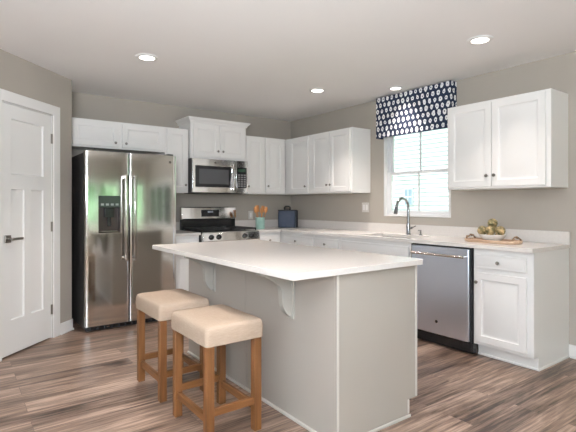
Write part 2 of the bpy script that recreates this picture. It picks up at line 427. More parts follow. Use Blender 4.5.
# local +x must run from the far-left jamb to the right jamb
bm = NB()
paneled(bm, dw, dh, .035, [(.105, .105+.385, 1.47, 1.925), (.105, .105+.15, .28, 1.35), (.335, .335+.155, .28, 1.35)], [(.003, .009), (.008, .013), (.016, .0135)])
leaf = obj('door_leaf', bm, M_DOOR, door, bevel=.002, loc=(0, .036, 0))
for z in (.255, 1.02, 1.83):
    bm = NB(); lathe(bm, [(.007, -.045), (.007, .045)], (dw+.004, -.003, z), 12); bx(bm, dw-.012, dw+.0, -.002, .0, z-.045, z+.045)
    hg = obj('hinge', bm, M_NICKEL, door); hg['label'] = 'nickel butt hinge'
bm = NB(); lathe(bm, [(.0001, 0), (.0, 0)], (0, 0, 0), 3) if False else None
bx(bm, .032, .092, -.012, -.0005, .915, .975); o = obj('rosette', bm, M_NICKEL, door, bevel=.003)
bm = NB(); tube(bm, [(.062, -.010, .945), (.062, -.045, .945)], .010); bx(bm, .055, .178, -.056, -.042, .934, .954)
o = obj('lever_handle', bm, M_NICKEL, door, bevel=.003)

# ------------------------------------------------------------------ windows
def window_rect(root, m, x0, x1, z0, z1, fw, y0, y1, name='frame'):
    b = NB(); bx(b, x0, x0+fw, y0, y1, z0, z1); bx(b, x1-fw, x1, y0, y1, z0, z1)
    bx(b, x0+fw, x1-fw, y0, y1, z0, z0+fw); bx(b, x0+fw, x1-fw, y0, y1, z1-fw, z1)
    return obj(name, b, m, root, bevel=.003)
# sink window. local x runs towards -Y, local y runs +X (out of the house)
win = empty('window_1', (0, 0, 0), -PI/2); win['kind'] = 'structure'
W0, W1, WZ0, WZ1 = 1.81, 2.69, 1.10, 2.20
window_rect(win, M_TRIM, W0+.0004, W1-.0004, WZ0+.0004, WZ1-.0004, .012, -.003, .0445, 'jamb_liner')
window_rect(win, M_VINYL, W0+.0005, W1-.0005, WZ0+.0005, WZ1-.0005, .030, .045, .118, 'frame')
def sash(z0, z1, y):
    s = window_rect(win, M_VINYL, W0+.031, W1-.031, z0, z1, .034, y, y+.028, 'sash')
    b = NB(); xm = (W0+W1)/2; bx(b, xm-.009, xm+.009, y+.006, y+.022, z0+.0345, z1-.0345); obj('muntin', b, M_VINYL, s)
    b = NB(); bx(b, W0+.0655, W1-.0655, y+.012, y+.016, z0+.0345, z1-.0345); obj('glass_pane', b, M_GLASS, s)
sash(WZ0+.031, 1.607, .052); sash(1.575, WZ1-.031, .083)
b = NB(); bx(b, (W0+W1)/2-.03, (W0+W1)/2+.03, .040, .0515, 1.588, 1.600); obj('sash_lock', b, M_VINYL, win)
# other windows of the room behind the camera
def big_window(name, loc, rz, w_, z0, z1, n):
    r = empty(name, loc, rz); r['kind'] = 'structure'
    window_rect(r, M_TRIM, -w_/2-.08, w_/2+.08, max(z0-.08, .0), z1+.08, .08, -.016, -.0005, 'casing')
    pw = w_/n
    for i in range(n):
        f = window_rect(r, M_VINYL, -w_/2+i*pw+.0008, -w_/2+(i+1)*pw-.0008, z0+.001, z1-.001, .06, .02, .07, 'frame')
        b = NB(); bx(b, -w_/2+i*pw+.061, -w_/2+(i+1)*pw-.061, .04, .045, z0+.062, z1-.062); obj('glass_pane', b, M_GLASS, f)
big_window('window_2', (0, -6.6, 0), -PI/2, 2.6, .72, 1.72, 3)
big_window('window_3', (XL, -5.0, 0), PI/2, 3.4, .4, 2.2, 4)
big_window('window_4', (-1.9, YR, 0), PI, 3.6, .72, 1.82, 3)

# outdoors
bm = NB(); bx(bm, -30, 30, -40, 30, -.5, -.3); struct('ground_lawn', bm, M_LAWN)
def hedge(name, c, sx, sy, hgt, label):
    b = NB(); bmesh.ops.create_grid(b, x_segments=1, y_segments=1, size=.001); b.clear()
    rnd = random.Random(hash(name) % 97 if False else len(label))
    for i in range(150):
        r = rnd.uniform(.5, 1.0); m_ = Matrix.Translation((rnd.uniform(-sx, sx), rnd.uniform(-sy, sy), rnd.uniform(-.2, hgt)))
        bmesh.ops.create_icosphere(b, subdivisions=2, radius=r, matrix=m_)
    for v in b.verts: v.co += Vector((rnd.uniform(-1, 1), rnd.uniform(-1, 1), rnd.uniform(-1, 1)))*.09
    o = obj(name, b, M_LEAF, None, loc=c); tag(o, label, 'hedge', kind='stuff')
hedge('garden_hedge', (-2, -15, 0), 8, .8, 4.6, 'green leafy hedge across the lawn outside the patio doors')
hedge('garden_hedge', (6.5, -8, 0), .6, 4, 4.6, 'green leafy hedge along the lawn outside the side window')

# neighbour's house
nb = empty('exterior_house', (9, 4.5, -.3), 0, 'white clapboard house seen through the kitchen sink window', 'house'); nb['kind'] = 'thing'
b = NB(); HN = 6.5; pts = [(0.3, 0)]
for i in range(int(HN/.15)):
    z = i*.15; pts += [(-.032, z), (-.002, z+.146), (-.002, z+.1499)]
pts += [(0.3, HN)]
prism(b, [(p[0], p[1]) for p in pts], 'y', -4, 4)
obj('siding', b, M_SIDING, nb)
b = NB(); prism(b, [(-.4, HN), (2.5, HN+1.6), (5.5, HN), ], 'y', -4.3, 4.3); obj('roof', b, M_DGREY, nb)
b = NB(); bx(b, .31, 5, -3.99, 3.99, 0, HN-.01); obj('body', b, M_SIDING, nb)

# ------------------------------------------------------------------ ceiling lights
first = None
where = {0: 'round recessed ceiling light above the refrigerator end of the kitchen', 1: 'round recessed ceiling light nearest the back corner over the range counter',
         2: 'small round recessed ceiling light just in front of the patterned valance', 3: 'round recessed ceiling light over the near end by the two-door wall cabinet'}
for i, (x, y) in enumerate(CANS):
    if first is None:
        r = empty('ceiling_light', (x, y, H)); first = r
        b = NB(); lathe(b, [(.062, -.0005), (.092, -.0005), (.090, -.006), (.066, -.012), (.062, -.010)], seg=32, closed=True); obj('trim_ring', b, M_CANW, r, smooth=True)
        b = NB(); lathe(b, [(.0615, -.0005), (.0615, -.008), (.05, -.0085)], seg=32); obj('lens', b, M_LENS, r, smooth=True)
    else:
        r = copy_tree(first); r.location = (x, y, H)
    tag(r, where.get(i, 'round recessed ceiling light in the living area behind the island'), 'ceiling light', 'recessed ceiling lights')
    if i == 2: r.scale = (.85, .85, 1)
    l = bpy.data.lights.new('can_lamp', 'AREA'); l.shape = 'DISK'; l.size = .11; l.energy = SINK_POWER if i == 2 else (CAN_POWER*(.55 if i == 3 else .72 if i == 4 else 1) if i < 5 else LIVING_POWER); l.color = CAN_COLOR; l.spread = math.radians(88)
    lo = bpy.data.objects.new('can_lamp', l); C.objects.link(lo); lo.location = (x, y, H-.016)

# ------------------------------------------------------------------ wall cabinets
UD = .305
def wall_cab(label, origin, rz, w_, z0, z1, doors, depth=UD, name='wall_cabinet', crown=False, skip_trim=False):
    r = empty(name, (*origin, 0), rz, label, 'wall cabinet')
    b = NB(); bx(b, .0005, w_-.0005, -depth, -.001, z0, z1)
    obj('cabinet_body', b, M_CAB, r, bevel=.0015)
    for d in doors: cab_door(r, d[0], d[1], d[2], d[3], -depth, d[4])
    if crown:
        b = NB(); # flared crown on three sides
        pr = [(0, 0), (.012, 0), (.016, .016), (.036, .036), (.044, .050), (.044, .058), (0, .058)]
        zc = z1-.002
        rings = []
        for o_, z in pr:
            rings.append([b.verts.new((-o_ if True else 0, -.001, zc+z)), b.verts.new((-o_, -depth-o_-.001, zc+z)), b.verts.new((w_+o_, -depth-o_-.001, zc+z)), b.verts.new((w_+o_, -.001, zc+z))])
        for a_, b_ in zip(rings, rings[1:]):
            for k in range(3): b.faces.new((a_[k], a_[k+1], b_[k+1], b_[k]))
        b.faces.new(rings[0]); b.faces.new(rings[-1]); 
        b.faces.new([q[0] for q in rings]); b.faces.new([q[3] for q in rings])
        obj('crown_moulding', b, M_CAB, r)
    return r
U0, U1 = 1.372, 2.134
dz0, dz1 = U0+.018, U1-.019
wall_cab('short white two-door cabinet mounted above the refrigerator', (-3.078, 0), 0, 1.028, 1.838, U1,
         [(.035, .500, 1.857, dz1, (.463, 1.90)), (.538, 1.006, 1.857, dz1, (.575, 1.90))])
wall_cab('narrow white single-door wall cabinet between refrigerator and microwave', (-2.05, 0), 0, .288, U0, U1, [(.018, .268, dz0, dz1, (.240, 1.465))])
wall_cab('raised white two-door cabinet with crown moulding above the microwave', (-1.752, 0), 0, .768, 1.79, 2.224,
         [(.030, .379, 1.812, 2.205, (.350, 1.888)), (.391, .740, 1.812, 2.205, (.420, 1.888))], depth=.345, crown=True)
wall_cab('white two-door wall cabinet between the microwave and the room corner', (-.984, 0), 0, .984-.327, U0, U1,
         [(.020, .300, dz0, dz1, (.045, 1.47)), (.322, .622, dz0, dz1, (.352, 1.478))])
RZ = -PI/2
wall_cab('white single-door corner wall cabinet on the window wall', (0, -.003), RZ, .842, U0, U1, [(.40, .800, dz0, dz1, (.765, 1.47))])
wall_cab('white two-door wall cabinet just left of the sink window', (0, -.847), RZ, .754, U0, U1,
         [(.024, .374, dz0, dz1, (.345, 1.474)), (.380, .726, dz0, dz1, (.409, 1.474))])
wall_cab('large white two-door wall cabinet right of the window, over the tray of artichokes', (0, -2.858), RZ, .912, U0, U1,
         [(.024, .436, dz0, dz1, (.405, 1.485)), (.442, .878, dz0, dz1, (.472, 1.485))])

# ------------------------------------------------------------------ microwave
mw = empty('microwave', (-1.752, 0, 1.372), 0, 'stainless over-the-range microwave with black glass door', 'microwave')
MWW, MWH, MWD = .762, .416, .375
b = NB(); bx(b, .001, MWW-.001, -MWD, -.001, .004, MWH); obj('body', b, M_DGREY, mw, bevel=.002)
b = NB(); paneled(b, .592, MWH-.008, .028, [(.035, .535, .065, .325)], [(.004, .004)])
md = obj('door', b, M_STEEL, mw, bevel=.004, loc=(.001, -MWD-.0008, .006))
b = NB(); bx(b, .040, .530, -.0270, -.0235, .070, .320); obj('door_glass', b, M_BGLASS, md)
b = NB(); bx(b, .085, .485, -.0280, -.0272, .105, .285); o = obj('window_screen', b, mat('perforated screen', (.09, .09, .095), .25), md)
b = NB(); bx(b, .535, .555, -.068, -.048, .035, .355); bx(b, .538, .552, -.05, -.028, .05, .065); bx(b, .538, .552, -.05, -.028, .325, .34)
o = obj('handle', b, M_STEELP, md, bevel=.004)
b = NB(); bx(b, .594, MWW-.001, -MWD-.028, -MWD-.0008, .006, MWH-.002); cp = obj('control_panel', b, M_STEEL, mw, bevel=.003)
b = NB(); bx(b, .604, .745, -MWD-.0300, -MWD-.0285, .07, .33); k_ = obj('keypad', b, M_BGLASS, cp)
b = NB()
for i in range(6):
    for j in range(3): bx(b, .616+j*.042, .648+j*.042, -MWD-.0312, -MWD-.0302, .085+i*.028, .103+i*.028)
obj('buttons', b, mat('grey keys', (.22, .22, .22), .4), cp)
b = NB(); bx(b, .62, .73, -MWD-.0312, -MWD-.0302, .275, .31); obj('display', b, mat('display', (.03, .06, .04), .1), cp)
b = NB(); lathe(b, [(.013, 0), (.013, .002)], (.30, -.0283, .365), 20, RX); o = obj('badge', b, M_NICKEL, md)
b = NB(); bx(b, .05, .71, -.36, -.05, -.006, .0035); o = obj('bottom_vent', b, M_BLACK, mw)

# ------------------------------------------------------------------ refrigerator
fr = empty('refrigerator', (-3.008, -.02, 0), 0, 'tall stainless side-by-side refrigerator with ice dispenser in the left door', 'refrigerator')
FW = .912
b = NB(); bx(b, .004, FW-.004, -.650, 0, .02, 1.745); obj('body', b, M_DGREY, fr, bevel=.004)
def curved_door(x0, x1, z0, z1, yb, yf, bulge, cut=None):
    """door leaf whose front bows outward a little, with rounded vertical edges"""
    b = NB(); n = 18; W_ = x1-x0
    prof = []
    for i in range(n+1):
        t = i/n; e = .012
        s = 2*t-1
        y = yf - bulge*(1-s*s)
        prof.append((x0+e+(W_-2*e)*t, y))
    prof = [(x0, yf+.012), (x0+.003, yf+.004)] + prof + [(x1-.003, yf+.004), (x1, yf+.012)]
    if not cut:
        prism(b, prof + [(x1, yb), (x0, yb)], 'z', z0, z1)
        return b
    ca, cb, cz0, cz1 = cut
    def ins(x):
        for i in range(len(prof)-1):
            if prof[i][0] < x < prof[i+1][0]:
                t = (x-prof[i][0])/(prof[i+1][0]-prof[i][0]); prof.insert(i+1, (x, prof[i][1]+t*(prof[i+1][1]-prof[i][1]))); return
    ins(ca); ins(cb)
    left = [p for p in prof if p[0] <= ca]; mid = [p for p in prof if ca <= p[0] <= cb]; right = [p for p in prof if p[0] >= cb]
    prism(b, prof + [(x1, yb), (x0, yb)], 'z', z0, cz0)
    prism(b, prof + [(x1, yb), (x0, yb)], 'z', cz1, z1)
    prism(b, left + [(ca, yb), (x0, yb)], 'z', cz0, cz1)
    prism(b, right + [(x1, yb), (cb, yb)], 'z', cz0, cz1)
    prism(b, [(ca, yb+.0), (cb, yb+.0), (cb, yb-.012), (ca, yb-.012)], 'z', cz0, cz1)
    bmesh.ops.remove_doubles(b, verts=b.verts, dist=1e-5)
    return b
b = curved_door(0, .411, .055, 1.755, -.655, -.726, .004, (.118, .330, .955, 1.322))
dl = obj('door', b, M_STEEL, fr, smooth=True)
b = curved_door(.419, FW, .055, 1.755, -.655, -.726, .004)
dr = obj('door', b, M_STEEL, fr, smooth=True)
# dispenser sits in the recess of the left door
b = NB(); bx(b, .119, .329, -.736, -.668, 1.205, 1.321); ds = obj('dispenser_display', b, mat('glossy display', (.05, .06, .055), .08), dl, bevel=.004)
b = NB()
for i in range(4): bx(b, .140+i*.046, .168+i*.046, -.7372, -.7362, 1.225, 1.245)
obj('display_buttons', b, mat('display keys', (.25, .27, .26), .3), ds)
b = NB(); bx(b, .119, .129, -.730, -.668, .956, 1.2045); bx(b, .319, .329, -.730, -.668, .956, 1.2045); bx(b, .129, .319, -.6695, -.6675, .956, 1.2045); bx(b, .129, .319, -.735, -.669, .956, .968)
obj('dispenser_well', b, mat('dark dispenser well', (.05, .035, .03), .3), dl)
b = NB(); bx(b, .180, .265, -.722, -.672, 1.11, 1.20); bx(b, .205, .240, -.715, -.70, 1.02, 1.11); obj('dispenser_spout', b, M_BLACK, dl, bevel=.004)
b = NB(); bx(b, .145, .300, -.738, -.68, .968, .974); obj('drip_tray', b, M_NICKEL, dl)
for d_, xc in ((dl, .372), (dr, .458)):
    b = NB(); z0, z1 = .675, 1.53
    path = [(xc, -.73, z0+.02), (xc, -.775, z0+.03), (xc, -.785, z0+.08), (xc, -.787, (z0+z1)/2), (xc, -.785, z1-.08), (xc, -.775, z1-.03), (xc, -.73, z1-.02)]
    bx(b, xc-.014, xc+.014, -.800, -.782, z0, z1)
    bx(b, xc-.013, xc+.013, -.783, -.728, z0+.004, z0+.040); bx(b, xc-.013, xc+.013, -.783, -.728, z1-.040, z1-.004)
    h_ = obj('handle', b, M_STEELP, d_, bevel=.006, seg=3)
b = NB(); bx(b, .01, FW-.01, -.700, -.655, .008, .052)
obj('bottom_grille', b, M_BLACKM, fr, bevel=.004)
b = NB()
for i in range(12): bx(b, .06+i*.066, .112+i*.066, -.704, -.7005, .018, .044)
obj('grille_slots', b, M_BLACK, fr)
for x in (.02, FW-.09):
    b = NB(); bx(b, x, x+.07, -.70, -.60, 1.7455, 1.775); obj('hinge_cover', b, M_DGREY, fr, bevel=.006)
b = NB(); lathe(b, [(.014, 0), (.014, .0025)], (FW-.07, -.727, 1.685), 20, RX); obj('badge', b, M_NICKEL, dr)
for x in (.06, FW-.06):
    for y in (-.60, -.06):
        b = NB(); lathe(b, [(.02, 0), (.02, .02)], (x, y, 0), 12); obj('foot', b, M_BLACKM, fr)

# ------------------------------------------------------------------ gas range
rg = empty('gas_range', (-1.750, -.004, 0), 0, 'stainless gas range with black grates and backguard under the microwave', 'range')
RW = .760
b = NB(); bx(b, .0, RW, -.640, -.02, .02, .895); obj('body', b, M_DGREY, rg, bevel=.003)
b = NB(); bx(b, .0, RW, -.655, -.075, .8955, .915); ck = obj('cooktop', b, M_BLACK, rg, bevel=.005)
b = NB(); prism(b, [(-.6405, .795), (-.682, .800), (-.690, .815), (-.672, .905), (-.656, .9165), (-.656, .895), (-.6405, .895)], 'x', 0, RW)
cpn = obj('control_panel', b, M_STEEL, rg, bevel=.002)
tilt = Matrix.Rotation(PI/2-.19, 3, 'X')
for x in (.103, .199, .548, .640):
    b = NB(); lathe(b, [(.030, 0), (.030, .004), (.024, .006), (.022, .028), (.018, .031)], (x, -.684, .857), 20, tilt)
    bx(b, x-.003, x+.003, -.7195, -.700, .850, .868)
    obj('burner_knob', b, M_BLACK, rg, smooth=True)
b = NB(); paneled(b, RW-.004, .62, .03, [(.13, RW-.134, .18, .46)], [(.004, .004)]); od = obj('oven_door', b, M_STEEL, rg, bevel=.004, loc=(.002, -.6408, .170))
b = NB(); bx(b, .14, RW-.144, -.028, -.0255, .19, .45); obj('oven_window', b, M_BGLASS, od)
b = NB(); tube(b, [(.05, -.07, .575), (RW-.054, -.07, .575)], .012); bx(b, .07, .09, -.068, -.03, .566, .584); bx(b, RW-.094, RW-.074, -.068, -.03, .566, .584)
obj('handle', b, M_STEELP, od, smooth=True)
b = NB(); bx(b, .002, RW-.002, -.668, -.6408, .03, .165); obj('warming_drawer', b, M_STEEL, rg, bevel=.003)
# backguard: black riser below a rolled steel panel
b = NB(); bx(b, .0, RW, -.075, -.022, .8955, 1.045); bgd = obj('backguard_riser', b, M_BLACK, rg, bevel=.003)
b = NB(); prism(b, [(-.022, 1.0455), (-.088, 1.0455), (-.096, 1.053), (-.080, 1.194), (-.070, 1.203), (-.022, 1.203)], 'x', -.006, RW+.006)
bg_ = obj('backguard', b, M_STEEL, rg, bevel=.003)
b = NB(); obb(b, (.385, -.0945, 1.122), .245, .004, .085, Matrix.Rotation(-.10, 3, 'X')); dp = obj('clock_display', b, M_BLACK, bg_)
for c0, c1, jj in ((0, 2, 2), (2, 5, 1), (5, 7, 2)):
    for i in range(c0, c1):
        for j in range(jj):
            b = NB(); obb(b, (.287+i*.0325, -.0972+j*.004, 1.10+j*.038), .020, .002, .015, Matrix.Rotation(-.10, 3, 'X')); obj('button', b, M_KEYS, bg_)
b = NB(); obb(b, (.385, -.0940, 1.139), .075, .002, .022, Matrix.Rotation(-.10, 3, 'X')); obj('clock_digits', b, mat('clock window', (.4, .42, .45), .2), bg_)
# grates: two cast iron frames and four burners
for x0, x1 in ((.02, .372), (.388, .74)):
    b = NB(); t = .012; z0, z1 = .932, .950; y0, y1 = -.635, -.100
    bx(b, x0, x1, y0, y0+t, z0, z1); bx(b, x0, x1, y1-t, y1, z0, z1); bx(b, x0, x0+t, y0, y1, z0, z1); bx(b, x1-t, x1, y0, y1, z0, z1)
    bx(b, x0, x1, -.374, -.362, z0, z1); xm = (x0+x1)/2
    bx(b, xm-.006, xm+.006, y0, y0+.09, z0, z1); bx(b, xm-.006, xm+.006, -.46, -.28, z0, z1); bx(b, xm-.006, xm+.006, y1-.08, y1, z0, z1)
    for yy in (-.50, -.235): bx(b, x0, x0+.11, yy-.006, yy+.006, z0, z1); bx(b, x1-.11, x1, yy-.006, yy+.006, z0, z1)
    for q in (x0, x1-t):
        for r_ in (y0, y1-t, -.374): bx(b, q, q+t, r_, r_+t, .9152, z0)
    obj('grate', b, M_IRON, rg)
    for yy in (-.50, -.235):
        b = NB(); lathe(b, [(.045, .9152), (.045, .922), (.03, .924), (.03, .930), (.015, .931)], (xm, yy, 0), 20); obj('burner', b, M_IRON, rg, smooth=True)

# ------------------------------------------------------------------ base cabinets
BD = .59; BT = .883
def base_cab(label, origin, rz, w_, drawers=(), doors=(), depth=BD, side=None, x_in=0, false_front=False, hollow=False):
    r = empty('base_cabinet', (*origin, 0), rz, label, 'base cabinet')
    b = NB()
    if hollow:
        bx(b, .0005, .02, -depth, -.001, .10, BT); bx(b, w_-.02, w_-.0005, -depth, -.001, .10, BT); bx(b, .0205, w_-.0205, -depth, -.001, .10, .12)
        bx(b, .0205, w_-.0205, -depth, -depth+.02, .1205, BT); bx(b, .0205, w_-.0205, -.02, -.001, .1205, BT-.2)
    else: bx(b, .0005, w_-.0005, -depth, -.001, .10, BT)
    obj('cabinet_body', b, M_CAB, r, bevel=.0015)
    b = NB(); bx(b, .0005, w_-.0005, -depth+.07, -depth+.085, 0, .0995); obj('toe_kick', b, M_CAB, r)
    for d in drawers: drawer(r, d[0], d[1], d[2], d[3], -depth, not false_front)
    for d in doors: cab_door(r, d[0], d[1], d[2], d[3], -depth, d[4])
    return r
DZ0, DZ1, EZ0, EZ1 = .722, .842, .128, .695
base_cab('narrow white base cabinet between refrigerator and range', (-2.085, 0), 0, .328, [(.022, .306, DZ0, DZ1)], [(.022, .306, EZ0, EZ1, (.28, .65))])
base_cab('white base cabinet with a drawer between the range and the corner', (-.984, 0), 0, .984-.612, [(.045, .325, DZ0, DZ1)], [(.045, .325, EZ0, EZ1, (.07, .65))])
base_cab('white corner base cabinet with a wide drawer on the window wall', (0, -.003), RZ, 1.255, [(.635, 1.235, DZ0, DZ1)], [(.635, 1.235, EZ0, EZ1, (.67, .65))])
base_cab('white base cabinet with one drawer just left of the sink base', (0, -1.26), RZ, .455, [(.018, .432, DZ0, DZ1)], [(.018, .432, EZ0, EZ1, (.05, .65))])
sk = base_cab('wide white sink base cabinet below the faucet and window', (0, -1.717), RZ, .960, [(.022, .934, DZ0, DZ1)], [(.022, .470, EZ0, EZ1, (.44, .65)), (.486, .934, EZ0, EZ1, (.516, .65))], false_front=True, hollow=True)
r = base_cab('white end base cabinet with drawer and door right of the dishwasher', (0, -3.296), RZ, .472, [(.020, .428, DZ0+.005, .836)], [(.020, .430, EZ0, .690, (.045, .612))], side=True)
# finished end panel with a notched toe, and shoe moulding
b = NB(); prism(b, [(-.001, 0), (-.001, BT), (-BD-.0, BT), (-BD-.0, .10), (-BD+.07, .10), (-BD+.07, 0)], 'x', .4722, .478); obj('end_panel', b, M_CAB, r)
b = NB(); bx(b, .4782, .490, -BD+.058, -.030, 0, .018); bx(b, 0, .4782, -BD+.058, -BD+.0695, 0, .018); obj('shoe_moulding', b, M_TRIM, r, bevel=.004)

# ------------------------------------------------------------------ worktops
CT, CB = .914, .8835
b = NB(); bx(b, -2.088, -1.753, -.635, -.0215, CB, CT); bx(b, -2.088, -1.753, -.0212, -.001, CB, 1.016)
tag(obj('countertop', b, M_QUARTZ, bevel=.002), 'short white quartz countertop between refrigerator and range', 'countertop')
SX0, SX1, SY0, SY1 = -.545, -.165, -2.60, -1.93   # sink hole
b = NB()
bx(b, -.987, -.6355, -.635, -.0215, CB, CT)
bx(b, -.635, -.0215, SY1, -.0215, CB, CT); bx(b, -.635, SX0, SY0, SY1, CB, CT); bx(b, SX1, -.0215, SY0, SY1, CB, CT); bx(b, -.635, -.0215, -3.786, SY0, CB, CT)
bx(b, -.987, -.0215, -.0212, -.001, CB, 1.016); bx(b, -.0212, -.001, -3.786, -.001, CB, 1.016)
tag(obj('countertop', b, M_QUARTZ), 'long L-shaped white quartz countertop with backsplash along the window wall', 'countertop')

# sink
b = NB(); z = CB-.001
x0, x1, y0, y1, zb = SX0+.004, SX1-.004, SY0+.004, SY1-.004, CB-.19
t = .003
bx(b, x0-.02, x0, y0-.02, y1+.02, zb, z-.0005); bx(b, x1, x1+.02, y0-.02, y1+.02, zb, z-.0005); bx(b, x0, x1, y0-.02, y0, zb, z-.0005); bx(b, x0, x1, y1, y1+.02, zb, z-.0005)
bx(b, x0-.02, x1+.02, y0-.02, y1+.02, zb-.004, zb)
sk_ = empty('sink', (0, 0, 0), 0, 'undermount stainless sink below the window', 'sink')
obj('basin', b, M_STEELP, sk_)
b = NB(); lathe(b, [(.045, zb), (.045, zb+.003), (.02, zb+.002)], ((x0+x1)/2, (y0+y1)/2, 0), 20); obj('drain', b, M_CHROME, sk_)
# faucet
fa = empty('faucet', (-.108, -2.248, CT), 0, 'tall gooseneck pull-down steel faucet in front of the window', 'faucet')
b = NB(); lathe(b, [(.027, .0), (.027, .008), (.021, .014), (.021, .10), (.018, .115)], seg=20); obj('base', b, M_CHROME, fa, smooth=True)
b = NB(); pts = [(0, 0, .112), (0, 0, .27)]
R_ = .095
for i in range(0, 13):
    a_ = PI*i/12*0.93; pts.append((-R_+R_*math.cos(a_), 0, .285+R_*math.sin(a_)*1.05))
lx, lz = pts[-1][0], pts[-1][2]
pts.append((lx-.006, 0, lz-.02)); tube(b, pts, .014, 14); obj('neck', b, M_CHROME, fa, smooth=True)
b = NB(); tube(b, [(lx-.004, 0, lz-.012), (lx-.012, 0, lz-.05), (lx-.020, 0, lz-.085)], [.016, .018, .0205], 14); obj('spray_head', b, mat('dark steel', (.16, .16, .165), .3, 1), fa, smooth=True)
b = NB(); tube(b, [(0, -.018, .065), (0, -.045, .072)], .013); tube(b, [(0, -.040, .070), (.0, -.095, .095)], [.008, .006]); obj('lever', b, M_CHROME, fa, smooth=True)
# soap dispenser
b = NB(); lathe(b, [(.018, 0), (.018, .006), (.009, .012), (.008, .045), (.010, .048), (.010, .055)], seg=16)
tube(b, [(0, 0, .05), (-.035, 0, .052), (-.045, 0, .044)], .005)
tag(obj('soap_dispenser', b, M_CHROME, loc=(-.10, -2.40, CT), smooth=True), 'small steel soap dispenser pump beside the gooseneck faucet', 'soap dispenser')

# ------------------------------------------------------------------ dishwasher
dwm = empty('dishwasher', (0, -2.682, 0), RZ, 'stainless dishwasher with bar handle between sink base and end cabinet', 'dishwasher')
DW = .608
b = NB(); bx(b, .002, DW, -.585, -.03, .09, .878); obj('tub', b, M_BLACK, dwm)
b = NB(); bx(b, .018, DW-.016, -.628, -.5858, .105, .868); 
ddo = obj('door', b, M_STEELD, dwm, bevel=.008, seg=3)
b = NB(); bx(b, .004, .016, -.612, -.5858, .10, .8765); bx(b, DW-.014, DW-.002, -.612, -.5858, .10, .8765); bx(b, .016, DW-.014, -.612, -.5858, .8685, .8765)
obj('door_gasket', b, M_BLACKM, dwm)
b = NB(); tube(b, [(.045, -.668, .803), (DW-.043, -.668, .803)], .0115, 14)
for x in (.052, DW-.05): tube(b, [(x, -.668, .803), (x, -.627, .803)], .010, 12)
obj('handle', b, M_STEELP, ddo, smooth=True)
b = NB(); lathe(b, [(.0135, 0), (.0135, .002)], (.285, -.6285, .215), 20, RX); obj('badge', b, mat('dark badge', (.1, .1, .11), .3, .8), ddo)
b = NB(); bx(b, .004, DW+.004, -.600, -.54, .012, .098); obj('toe_panel', b, M_BLACK, dwm, bevel=.004)
for x in (.05, DW-.05):
    b = NB(); lathe(b, [(.015, 0), (.015, .0895)], (x, -.3, 0), 10); obj('foot', b, M_BLACKM, dwm)

# ------------------------------------------------------------------ island
IX0, IX1, IY0, IY1 = -2.44, -1.80, -3.665, -1.845
isl = empty('kitchen_island', ((IX0+IX1)/2, (IY0+IY1)/2, 0), 0, 'white kitchen island base with panelled sides and curved corbels', 'kitchen island')
ic = Vector(((IX0+IX1)/2, (IY0+IY1)/2, 0))
def iobj(name, b, m, **k):
    for v in b.verts: v.co -= ic
    return obj(name, b, m, isl, **k)
b = NB(); bx(b, IX0+.006, IX1-.012, IY0+.02, IY1-.006, .10, .883); bx(b, IX0+.006, IX1-.085, IY0+.02, IY1-.006, 0, .0999); iobj('cabinet_body', b, M_ISL)
for y0, y1 in ((IY0+.019, -2.7615), (-2.7595, IY1)):
    b = NB(); bx(b, IX0, IX0+.0055, y0, y1, .0, .883); iobj('back_panel', b, M_ISL, bevel=.0008)
b = NB(); prism(b, [(IX0, 0), (IX0, .883), (IX1-.0, .883), (IX1-.0, .10), (IX1-.072, .10), (IX1-.072, 0)], 'y', IY0, IY0+.0185); iobj('end_panel', b, M_ISL, bevel=.001)
for q in ((IX0-.003, IX0+.012, .019, .883), (IX1-.018, IX1, .104, .883), (IX1-.086, IX1-.072, .019, .10)):
    b = NB(); bx(b, q[0], q[1], IY0-.004, IY0-.0003, q[2], q[3]); iobj('corner_trim', b, M_ISLT, bevel=.0015)
b = NB(); bx(b, IX0-.014, IX0-.0003, IY0-.014, IY1, 0, .018); bx(b, IX0, IX1-.070, IY0-.014, IY0-.0045, 0, .018); iobj('shoe_moulding', b, M_ISLT, bevel=.004)
# doors on the sink side
for i in range(3):
    y1_ = IY1-.03-i*.585
    rr = empty('x', (0, 0, 0)); bpy.data.objects.remove(rr)
    b = NB(); paneled(b, .56, .70, .02, [(.055, .505, .055, .645)], [(.004, .006), (.02, .008)])
    dd = obj('door', b, M_CAB, isl, bevel=.002); dd.rotation_euler = (0, 0, PI/2); dd.location = (IX1-.0115-ic.x, y1_-.56-ic.y, .13)
    knob(dd, .5, -.02, .65)
# corbels
def corbel(yc, t):
    b = NB(); xw = IX0-.0005; zt = .8815; D = .235; Hc = .288
    pts = [(xw, zt), (xw-.232, zt), (xw-.232, zt-.030), (xw-.205, zt-.040), (xw-.175, zt-.052), (xw-.145, zt-.067), (xw-.118, zt-.084), (xw-.098, zt-.104), (xw-.086, zt-.126), (xw-.081, zt-.155),
           (xw-.080, zt-.185), (xw-.078, zt-.208), (xw-.071, zt-.230), (xw-.060, zt-.250), (xw-.045, zt-.268), (xw-.030, zt-.281), (xw-.015, zt-.290), (xw, zt-.292)]
    prism(b, pts, 'y', yc-t/2, yc+t/2)
    bx(b, xw-.0, xw-.014, yc-t/2-.012, yc+t/2+.012, zt-Hc-.012, zt)
    iobj('corbel', b, M_ISLC, bevel=.0015)
corbel(-2.30, .038); corbel(-3.28, .038)
